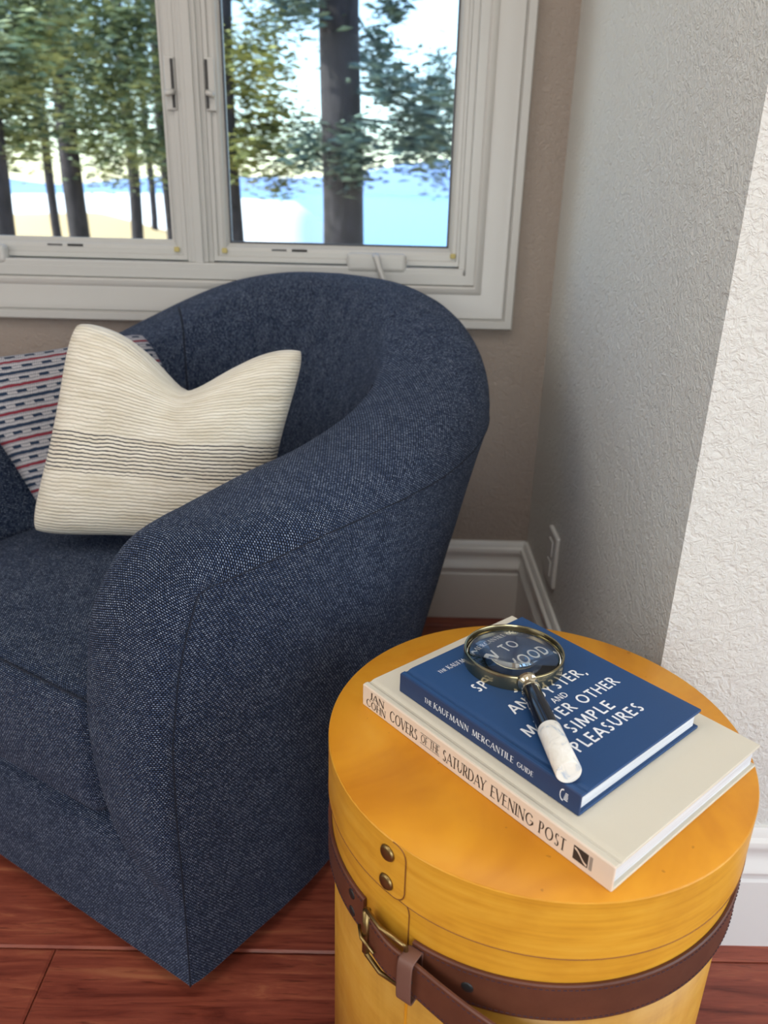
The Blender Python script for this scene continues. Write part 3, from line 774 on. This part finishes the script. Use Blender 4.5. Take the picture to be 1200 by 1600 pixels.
# ------------------------------------------------------------------ lettering
L_, A_ = 'l', 'a'
GL = {
 'A': (.76, [(L_, .0, 0, .38, 1, 't'), (L_, .38, 1, .76, 0, 'T'), (L_, .14, .34, .62, .34, 't')], [(0, 0), (.76, 0)]),
 'C': (.86, [(A_, .5, .5, .47, .5, 42, 318)], []),
 'D': (.84, [(L_, .1, 0, .1, 1, 'T'), (L_, .1, 1, .34, 1, 't'), (L_, .1, 0, .34, 0, 't'), (A_, .34, .5, .46, .5, 90, -90)], [(.1, 0), (.1, 1)]),
 'E': (.60, [(L_, .1, 0, .1, 1, 'T'), (L_, .1, 1, .55, 1, 't'), (L_, .1, .52, .48, .52, 't'), (L_, .1, 0, .57, 0, 't')], [(.1, 0), (.1, 1)]),
 'F': (.56, [(L_, .1, 0, .1, 1, 'T'), (L_, .1, 1, .54, 1, 't'), (L_, .1, .5, .46, .5, 't')], [(.1, 0), (.1, 1)]),
 'G': (.92, [(A_, .5, .5, .47, .5, 42, 330), (L_, .9, .22, .9, .46, 'T'), (L_, .58, .46, .92, .46, 't')], []),
 'H': (.82, [(L_, .1, 0, .1, 1, 'T'), (L_, .72, 0, .72, 1, 'T'), (L_, .1, .52, .72, .52, 't')], [(.1, 0), (.1, 1), (.72, 0), (.72, 1)]),
 'I': (.22, [(L_, .11, 0, .11, 1, 'T')], [(.11, 0), (.11, 1)]),
 'J': (.36, [(L_, .26, .15, .26, 1, 'T'), (A_, .08, .15, .18, .22, 0, -95)], [(.26, 1)]),
 'K': (.72, [(L_, .1, 0, .1, 1, 'T'), (L_, .12, .42, .64, 1, 't'), (L_, .28, .58, .70, 0, 'T')], [(.1, 0), (.1, 1), (.64, 1), (.70, 0)]),
 'L': (.56, [(L_, .1, 0, .1, 1, 'T'), (L_, .1, 0, .54, 0, 't')], [(.1, 0), (.1, 1)]),
 'M': (.98, [(L_, .06, 0, .16, 1, 't'), (L_, .16, 1, .49, .06, 'T'), (L_, .49, .06, .82, 1, 't'), (L_, .82, 1, .92, 0, 'T')], [(.06, 0), (.92, 0)]),
 'N': (.84, [(L_, .1, 0, .1, 1, 't'), (L_, .1, 1, .74, 0, 'T'), (L_, .74, 0, .74, 1, 't')], [(.1, 0), (.74, 1)]),
 'O': (1.0, [(A_, .5, .5, .47, .5, 0, 360)], []),
 'P': (.62, [(L_, .1, 0, .1, 1, 'T'), (L_, .1, 1, .32, 1, 't'), (L_, .1, .46, .32, .46, 't'), (A_, .32, .73, .25, .27, 90, -90)], [(.1, 0), (.1, 1)]),
 'R': (.66, [(L_, .1, 0, .1, 1, 'T'), (L_, .1, 1, .32, 1, 't'), (L_, .1, .46, .32, .46, 't'), (A_, .32, .73, .25, .27, 90, -90), (L_, .30, .46, .64, 0, 'T')], [(.1, 0), (.1, 1), (.64, 0)]),
 'S': (.60, [(A_, .31, .75, .22, .25, 35, 270), (A_, .30, .25, .25, .25, 90, -150)], []),
 'T': (.64, [(L_, .32, 0, .32, 1, 'T'), (L_, .02, 1, .62, 1, 't')], [(.32, 0)]),
 'U': (.80, [(L_, .1, .34, .1, 1, 'T'), (A_, .40, .34, .30, .34, 180, 360), (L_, .70, .34, .70, 1, 't')], [(.1, 1), (.70, 1)]),
 'V': (.76, [(L_, 0, 1, .38, 0, 'T'), (L_, .38, 0, .76, 1, 't')], [(0, 1), (.76, 1)]),
 'W': (1.10, [(L_, 0, 1, .28, 0, 'T'), (L_, .28, 0, .55, 1, 't'), (L_, .55, 1, .82, 0, 'T'), (L_, .82, 0, 1.10, 1, 't')], [(0, 1), (1.1, 1)]),
 'Y': (.72, [(L_, 0, 1, .36, .45, 'T'), (L_, .36, .45, .72, 1, 't'), (L_, .36, 0, .36, .45, 'T')], [(0, 1), (.72, 1), (.36, 0)]),
 ',': (.24, [(L_, .14, .06, .06, -.2, 'T')], []), ' ': (.38, [], []),
}
def text_polys(s, serif, gap=.14, thick=None):
    """polygons (lists of 2D points) of unit cap height, and total width"""
    T, t = (.135, .045) if serif else (.135, .135)
    if thick: T = thick; t = thick if not serif else thick*.38
    x = 0; out = []
    for ch in s:
        if ch not in GL: continue
        w, strokes, sf = GL[ch]
        for st in strokes:
            if st[0] == 'l':
                _, x0, y0, x1, y1, k = st; h = (T if k == 'T' else t)/2
                # keep bars inside the cap height
                a, b = V(x0, y0, 0), V(x1, y1, 0); d = (b-a).normalized(); n = V(-d.y, d.x, 0)
                if abs(d.y) < 1e-6: a.y = b.y = max(h, min(1-h, a.y))
                q = [a+n*h, a-n*h, b-n*h, b+n*h]
                if abs(d.x) > .05 and abs(d.y) > .3:   # cut slanted strokes level
                    e = h/abs(d.y); q = [V(x0-e, y0, 0), V(x0+e, y0, 0), V(x1+e, y1, 0), V(x1-e, y1, 0)]
                out.append([(x+p.x, p.y) for p in q])
            else:
                _, cx, cy, rx, ry, a0, a1 = st; n = max(6, int(abs(a1-a0)/12)); po = []; pi_ = []
                for i in range(n+1):
                    a = math.radians(a0+(a1-a0)*i/n); h = (t+(T-t)*abs(math.cos(a))**1.3)
                    po.append((x+cx+rx*math.cos(a), cy+ry*math.sin(a))); pi_.append((x+cx+(rx-h)*math.cos(a), cy+(ry-h)*math.sin(a)))
                for i in range(n): out.append([po[i], po[i+1], pi_[i+1], pi_[i]])
        if serif:
            for sx, sy in sf:
                y0, y1 = (0, .045) if sy == 0 else (.955, 1)
                out.append([(x+sx-.14, y0), (x+sx+.14, y0), (x+sx+.14, y1), (x+sx-.14, y1)])
        x += w+gap
    return out, x-gap
def lettering(name, s, org, xd, yd, h, mat, parent, serif, width=None, gap=.14, mb=None, thick=None):
    pol, w = text_polys(s, serif, gap, thick); sx = (width/w) if width else h
    own = mb is None
    if own: mb = MB()
    nrm = xd.cross(yd).normalized()
    for i, p in enumerate(pol): mb.poly([org+xd*(x*sx)+yd*(y*h)+nrm*(.00015+.000004*(i % 7)) for x, y in p])
    if own: return new_obj(name, mb, mat, parent, smooth=False, recalc=False)

# ------------------------------------------------------------------ books
SPN = V(math.cos(math.radians(130.2)), math.sin(math.radians(130.2)), 0); WID = V(math.cos(math.radians(40.2)), math.sin(math.radians(40.2)), 0)
def book(name, corner, z0, length, width, thick, board, cover, spine_mat, label, joint=True):
    """corner = near spine corner; +s along the spine, +w across the cover"""
    root = thing(name, (corner.x, corner.y, z0), label, 'book')
    def P(w, s, z): return V(corner.x, corner.y, 0)+WID*w+SPN*s+V(0, 0, z0+z)
    def bbox(w0, w1, s0, s1, a, b):
        mb = MB(); c = [P(w, s, z) for z in (a, b) for w, s in ((w0, s0), (w1, s0), (w1, s1), (w0, s1))]
        base = len(mb.v); mb.v += [tuple(p) for p in c]
        for q in ((0, 3, 2, 1), (4, 5, 6, 7), (0, 1, 5, 4), (1, 2, 6, 5), (2, 3, 7, 6), (3, 0, 4, 7)): mb.f.append(list(q)); mb.uv.append([(0, 0), (1, 0), (1, 1), (0, 1)])
        return mb
    def boardm(a, b, nm):
        # board with the pressed joint groove next to the spine
        sg = 1 if a > thick/2 else -1
        prof = [(.0012, 0), (.0060, 0), (.0078, -.0014), (.0105, -.0016), (.0130, -.0004), (.0160, 0), (width, 0)] if joint else [(.0, 0), (width, 0)]
        mb = MB(); tp = b if sg > 0 else a; bt = a if sg > 0 else b
        if sg > 0: rows = [[P(w, s, tp+d) for w, d in prof] for s in (0, length)]
        else: rows = [[P(w, s, tp) for w, d in prof] for s in (0, length)]
        low = [[P(w, s, bt) for w, d in prof] for s in (0, length)]
        mb.quadgrid(rows); mb.quadgrid(low); mb.poly(rows[0]+low[0][::-1]); mb.poly(rows[1]+low[1][::-1])
        mb.poly([rows[0][0], rows[1][0], low[1][0], low[0][0]]); mb.poly([rows[0][-1], rows[1][-1], low[1][-1], low[0][-1]])
        o = new_obj(nm, mb, cover, root, angle=.5); return bevel(o, .0006)
    f = boardm(thick-board, thick, 'front_cover'); boardm(0, board, 'back_cover')
    sp = bevel(new_obj('spine', bbox(-.0004, .0022, 0, length, 0.0003, thick-.0003), spine_mat, root, smooth=False), .0009)
    new_obj('page_block', bbox(.0022, width-.0042, .0035, length-.0035, board-.0002, thick-board+.0002), M['pages'], root, smooth=False)
    return root, P, f, sp
CC = V(.1893, .4595, 0); CT = .026
cb, CPt, cf, csp = book('hardcover_book', CC, ZT, .3127, .2352, CT, .0030, M['creamc'], M['creamsp'], 'large cream hardcover book lying on the round box table')
sx_ = -SPN; uz = V(0, 0, 1)
def c_sp(s, z): return CPt(-.0004, s, z)
for nm, s0, s1, z0, h in (('JAN', .3003, .2774, .0135, .0088), ('COHN', .3062, .2748, .0033, .0088), ('COVERS', .2682, .2262, .0058, .0128), ('SATURDAY', .1909, .1352, .0058, .0128), ('EVENING', .1288, .0802, .0058, .0128), ('POST', .0738, .0456, .0058, .0128)):
    lettering('spine_lettering', nm, c_sp(s0, z0), sx_, uz, h, M['ink'], csp, True, width=s0-s1, gap=.08, thick=.16)
lettering('spine_lettering', 'OF THE', c_sp(.2215, .0085), sx_, uz, .0088, M['ink'], csp, True, width=.0262, gap=.06, thick=.15)
mb = MB()
for z in (.0066, .0184): mb.poly([c_sp(.2222, z)-WID*.0002, c_sp(.1948, z)-WID*.0002, c_sp(.1948, z+.0005)-WID*.0002, c_sp(.2222, z+.0005)-WID*.0002])
new_obj('spine_rule', mb, M['ink'], csp, smooth=False, recalc=False)
mb = MB(); mb.poly([c_sp(s, z)-WID*.00015 for s, z in ((.0381, .0062), (.0235, .0062), (.0235, .0200), (.0381, .0200))]); lg = new_obj('publisher_mark', mb, M['ink'], csp, smooth=False, recalc=False)
mb = MB(); rows = []
for k in range(15):
    t = k/14; s = .0362-.0108*t+.0006*math.sin(t*PI); z = .0172-.0082*t
    z = .0131+.0046*math.cos(t*PI)*1.0; s = .0370-.0126*t
    rows.append([c_sp(s, z-.0011)-WID*.0003, c_sp(s, z+.0009)-WID*.0003])
mb.quadgrid(rows); new_obj('publisher_mark_wave', mb, M['creamsp'], csp, smooth=False, recalc=False)
mb = MB(); mb.poly([c_sp(s, z)-WID*.00015 for s, z in ((.0225, .0062), (.0195, .0062), (.0195, .0200), (.0225, .0200))]); new_obj('publisher_strip', mb, M['greyink'] if 'greyink' in M else plain('grey_print', rgb(150, 140, 130), .6), csp, smooth=False, recalc=False)

BC = V(.1725, .5125, 0); ZB_ = ZT+CT; BT_ = .022; ZBT = ZB_+BT_
bb, BPt, bf, bsp = book('hardcover_book', BC, ZB_, .2275, .190, BT_, .0028, M['blue'], M['bluecap'], 'navy blue hardcover book with white title, on top of the cream book')
def b_sp(s, z): return BPt(-.0004, s, z)
for nm, s0, s1, z0, h in (('THE', .1895, .1788, .0083, .0055), ('KAUFMANN', .1760, .1285, .0083, .0068), ('MERCANTILE', .1235, .0722, .0083, .0068), ('GUIDE', .0683, .0495, .0083, .0052)):
    lettering('spine_lettering', nm, b_sp(s0, z0), sx_, uz, h, M['white'], bsp, True, width=s0-s1, gap=.14, thick=.15)
mb = MB()
for k in range(5): mb.poly([b_sp(.0165-.0004*k, .0075+.0017*k)-WID*.00015, b_sp(.0120+.0002*(k % 2), .0075+.0017*k)-WID*.00015, b_sp(.0120+.0002*(k % 2), .0084+.0017*k)-WID*.00015, b_sp(.0165-.0004*k, .0084+.0017*k)-WID*.00015])
rows = []
for k in range(13):
    a = math.radians(80+200*k/12); c_, s_ = math.cos(a), math.sin(a)
    rows.append([b_sp(.0172-.0034*c_, .0115+.0062*s_)-WID*.00015, b_sp(.0172-.0026*c_*(1), .0115+.0048*s_)-WID*.00015])
mb.quadgrid(rows); new_obj('publisher_mark', mb, M['white'], bsp, smooth=False, recalc=False)
for nm, x0, x1, y, h in (('THE', .0320, .0425, .2010, .0050), ('KAUFMANN', .0450, .0850, .2010, .0064), ('MERCANTILE', .0892, .1330, .2010, .0064), ('GUIDE', .1368, .1550, .2010, .0050)):
    lettering('cover_lettering', nm, BPt(x0, y, BT_), WID, SPN, h, M['white'], bf, True, width=x1-x0, gap=.16, thick=.15)
for nm, x0, x1, y in (('HOW TO', .0600, .1290, .1780), ('SPLIT WOOD,', .0390, .1520, .1535), ('SHUCK', .0660, .1240, .1305), ('AN OYSTER,', .0415, .1535, .1075), ('MASTER OTHER', .0255, .1660, .0760), ('SIMPLE', .0605, .1280, .0545), ('PLEASURES', .0440, .1475, .0345)):
    lettering('cover_lettering', nm, BPt(x0, y, BT_), WID, SPN, .0138, M['white'], bf, False, width=x1-x0, gap=.16, thick=.155)
lettering('cover_lettering', 'AND', BPt(.0850, .0945, BT_), WID, SPN, .0078, M['white'], bf, False, width=.0215, gap=.16, thick=.14)

# ------------------------------------------------------------------ magnifying glass
GX, GY, GR, GH = .1455, .7110, .0526, .0160
mg = thing('magnifying_glass', (GX, GY, ZBT), 'brass rimmed magnifying glass with black and pearl handle on the blue book', 'magnifying glass')
z0 = ZBT
mb = MB(); mb.lathe([(GR-.0022, z0+.0004), (GR-.0004, z0+.0002), (GR, z0+.0012), (GR, z0+GH-.0012), (GR-.0004, z0+GH-.0002), (GR-.0022, z0+GH), (GR-.0026, z0+GH-.001), (GR-.0026, z0+.0014), (GR-.0022, z0+.0004)], (GX, GY, 0), 96); new_obj('ring', mb, M['ring'], mg, angle=.7)
mb = MB(); lr = GR-.0027; prof = []
zc = z0+GH*.5
for k in range(13): r = lr*k/12; prof.append((r, zc+.0010+.0062*(1-(r/lr)**2)))
for k in range(13)[::-1]: r = lr*k/12; prof.append((r, zc-.0010-.0062*(1-(r/lr)**2)))
mb.lathe(prof, (GX, GY, 0), 96); new_obj('lens', mb, M['lens'], mg)
hd = (V(.1640, .5270, 0)-V(GX, GY, 0)); hl = hd.length; hd.normalize()
HZ = z0+.0116
Mh = Matrix.Translation(V(GX, GY, HZ)) @ hd.to_track_quat('Z', 'Y').to_matrix().to_4x4()
def hpart(name, prof, mat, n=32): mb = MB(); mb.lathe(prof, None, n, M=Mh); return new_obj(name, mb, mat, mg, angle=.6)
hpart('socket', [(0, GR-.0012), (.0105, GR-.0008), (.0100, GR+.002), (.0072, GR+.0045), (.0058, GR+.008), (.0062, GR+.011), (.0078, GR+.0135), (0, GR+.0135)], M['silver'])
hpart('ferrule', [(0, GR+.0125), (.0092, GR+.0125), (.0098, GR+.0135), (.0094, GR+.0150), (.0080, GR+.0155), (0, GR+.0155)], M['silver'])
hpart('upper_grip', [(0, GR+.0152), (.0084, GR+.0152), (.0090, GR+.0165), (.0099, GR+.050), (.0102, GR+.0755), (0, GR+.0755)], M['ebony'])
hpart('lower_grip', [(0, GR+.0754), (.0107, GR+.0754), (.0110, GR+.0762), (.0114, hl-.0012), (.0108, hl), (0, hl)], M['pearl'])

# ------------------------------------------------------------------ outside: shore, lake, hills, pines
def pix(px, py, D):
    """a point D metres out in y on the line of sight through a pixel (used once to place the trees in the landscape)"""
    d = AX_R*((px-600)/F_PX)+AX_D*((py-800)/F_PX)+AX_F; return V(0, 0, CAM_H)+d*(D/d.y)
def terrain(name, mat, x0, x1, y0, y1, zf, nx=24, ny=24):
    mb = MB(); mb.quadgrid([[V(x0+(x1-x0)*i/nx, y0+(y1-y0)*j/ny, zf(x0+(x1-x0)*i/nx, y0+(y1-y0)*j/ny)) for j in range(ny+1)] for i in range(nx+1)])
    return structure(new_obj(name, mb, mat))
terrain('ground_outside', M['dry'], -60, 60, YB+.3, 42, lambda x, y: -.55-.012*(y-2)+.22*math.sin(x*.35+1)*math.sin(y*.22)*min(1, y/14)-(min(2.5, max(0, y-25)*.5) if x > -4.5 else -.95*math.exp(-((y-23)/5)**2)*min(1, (-4.5-x)/3)), 60, 40)
terrain('snow_bank', M['snow'], -70, -2.4, 26, 60, lambda x, y: -2.1+2.75*math.exp(-((y-42)/11)**2)*min(1, max(0, (-2.4-x)/1.6))+.1*math.sin(x*.4), 60, 24)
terrain('lake', M['lake'], -900, 900, 24, 1500, lambda x, y: -1.9, 4, 4)
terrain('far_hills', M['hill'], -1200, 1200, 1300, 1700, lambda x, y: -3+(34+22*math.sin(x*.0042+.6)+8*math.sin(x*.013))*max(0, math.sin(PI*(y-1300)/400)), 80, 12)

LEAF = [m_needles('needles_olive', rgb(70, 82, 58), rgb(158, 164, 100)), m_needles('needles_green', rgb(70, 88, 76), rgb(142, 156, 114)), m_needles('needles_blue', rgb(56, 80, 90), rgb(108, 132, 122))]
def tree(px, py_b, D, wpx, label, clusters, leafmat, lean=0., z_top=9, seed=0, dens=5.2):
    rt = random.Random(seed); base = pix(px, py_b, D); r = wpx/2/F_PX*D*1.05
    zg = -.9-.012*D
    root = thing('pine_tree', (base.x, base.y, zg), label, 'tree', 'pines outside the window')
    mb = MB(); pts = [V(base.x+lean*(z-base.z)+.03*math.sin(z*1.3+seed), base.y, z) for z in [zg+(z_top-zg)*k/14 for k in range(15)]]
    mb.tube(pts, lambda t: r*(1.12-.45*t), 12); new_obj('trunk', mb, M['bark'], root)
    mb = MB()
    for cx, cy, rp, n in clusters:
        c = pix(cx, cy, D); R = rp/F_PX*D*1.25; c = c+V(0, rt.uniform(-.5, .5), 0)
        # a drooping bough from the trunk to the cluster, with sprays of needles on it
        b0 = V(base.x+lean*(c.z-base.z), base.y, c.z+.25); mb.tube([b0, b0.lerp(c, .5)+V(0, 0, .08), c], lambda t: .022*(1-.7*t), 5, cap=False)
        for k in range(int(n*dens)):
            d = V(rt.gauss(0, .5), rt.gauss(0, .6), rt.gauss(0, .42))*R; p = c+d
            s = rt.uniform(.06, .17)*min(1.2, max(.6, R)); q = Matrix.Rotation(rt.uniform(0, 6.28), 3, 'Z') @ Matrix.Rotation(rt.uniform(-.9, .9), 3, 'X')
            a = q @ V(s, 0, -.12*s); b = q @ V(0, s*.38, 0); h = q @ V(0, 0, s*.12)
            mb.poly([p-a, p-b*.8+h, p+a*.9, p+b*.8+h])
    # the rest of the crown, above the part the window shows
    for k in range(int(10+wpx*.25)):
        zc_ = rt.uniform(4.2, z_top+.3); a = rt.uniform(0, 2*PI); L = rt.uniform(.4, .85)*(1.15-.55*(zc_-4)/(z_top-4))
        b0 = V(base.x+lean*(zc_-base.z), base.y, zc_+.2); c = b0+V(L*math.cos(a), L*math.sin(a), -.3)
        mb.tube([b0, b0.lerp(c, .5)+V(0, 0, .08), c], lambda t: .022*(1-.7*t), 5, cap=False)
        for q_ in range(70):
            p = c.lerp(b0, rt.uniform(-.1, .6))+V(rt.gauss(0, .2), rt.gauss(0, .2), rt.gauss(0, .13)); s = rt.uniform(.06, .16)
            q = Matrix.Rotation(rt.uniform(0, 6.28), 3, 'Z') @ Matrix.Rotation(rt.uniform(-.9, .9), 3, 'X')
            a_ = q @ V(s, 0, -.12*s); b = q @ V(0, s*.38, 0); h = q @ V(0, 0, s*.12)
            mb.poly([p-a_, p-b*.8+h, p+a_*.9, p+b*.8+h])
    new_obj('foliage', mb, leafmat, root, smooth=False, recalc=False)['kind'] = 'stuff'
    return root
rc = random.Random(11)
def spread(x0, x1, y0, y1, n, r0, r1, k): return [(rc.uniform(x0, x1), rc.uniform(y0, y1), rc.uniform(r0, r1), k) for _ in range(n)]
tree(533, 300, 8.6, 54, 'thick pine trunk standing left of the blue lake view', [(470, 20, 34, 60), (585, 60, 30, 50), (500, 215, 34, 60), (560, 228, 30, 60), (615, 150, 34, 60), (660, 190, 36, 70), (690, 140, 22, 36), (640, 235, 30, 56), (600, 120, 26, 36), (690, 230, 24, 40), (545, 262, 30, 60), (480, 240, 24, 40), (610, 30, 18, 20)], LEAF[2], seed=1)
tree(362, 300, 10.8, 25, 'slim pine beside the window mullion in the right sash', [(400, 30, 36, 70), (385, 90, 34, 70), (430, 120, 34, 60), (395, 160, 40, 80), (440, 180, 26, 40), (410, 220, 40, 80), (380, 250, 30, 60), (450, 250, 28, 40), (430, 285, 24, 36), (455, 30, 26, 30), (390, 205, 30, 60), (375, 130, 26, 40)], LEAF[0], seed=2)
tree(118, 300, 11.5, 27, 'straight dark pine trunk in the middle of the left sash', spread(70, 260, -20, 110, 16, 34, 52, 80)+spread(120, 260, 100, 240, 16, 30, 46, 80)+spread(150, 280, 200, 270, 7, 24, 36, 60), LEAF[1], seed=3, dens=2.7)
tree(82, 300, 14.5, 12, 'thin leaning young pine left of the dark trunk', spread(0, 90, 20, 150, 8, 30, 46, 60)+spread(0, 80, 130, 235, 6, 26, 40, 50), LEAF[0], lean=-.02, seed=4, dens=2.7)
tree(4, 320, 7.8, 26, 'pine trunk at the far left edge of the left sash', spread(-60, 60, -20, 120, 10, 36, 54, 80)+spread(-60, 50, 120, 240, 8, 30, 44, 70), LEAF[1], seed=5, dens=2.7)
tree(212, 330, 17, 16, 'pinkish distant trunk near the mullion in the left sash', spread(180, 280, 120, 250, 8, 24, 36, 50), LEAF[0], seed=6, dens=2.7)
tree(239, 330, 23, 9, 'thinnest distant trunk right of the pinkish trunk', spread(190, 290, 60, 240, 8, 24, 36, 50), LEAF[1], seed=7, dens=2.7)
tree(264, 330, 14, 14, 'narrow trunk partly hidden by the left side of the mullion', spread(230, 300, 0, 180, 7, 28, 40, 60), LEAF[1], seed=8, dens=2.7)
tree(712, 330, 13, 12, 'slender pine almost hidden behind the right window frame', [(690, 110, 26, 40), (670, 165, 34, 60), (700, 200, 34, 60), (660, 240, 28, 40), (630, 190, 28, 40), (690, 280, 22, 24)], LEAF[2], seed=9)
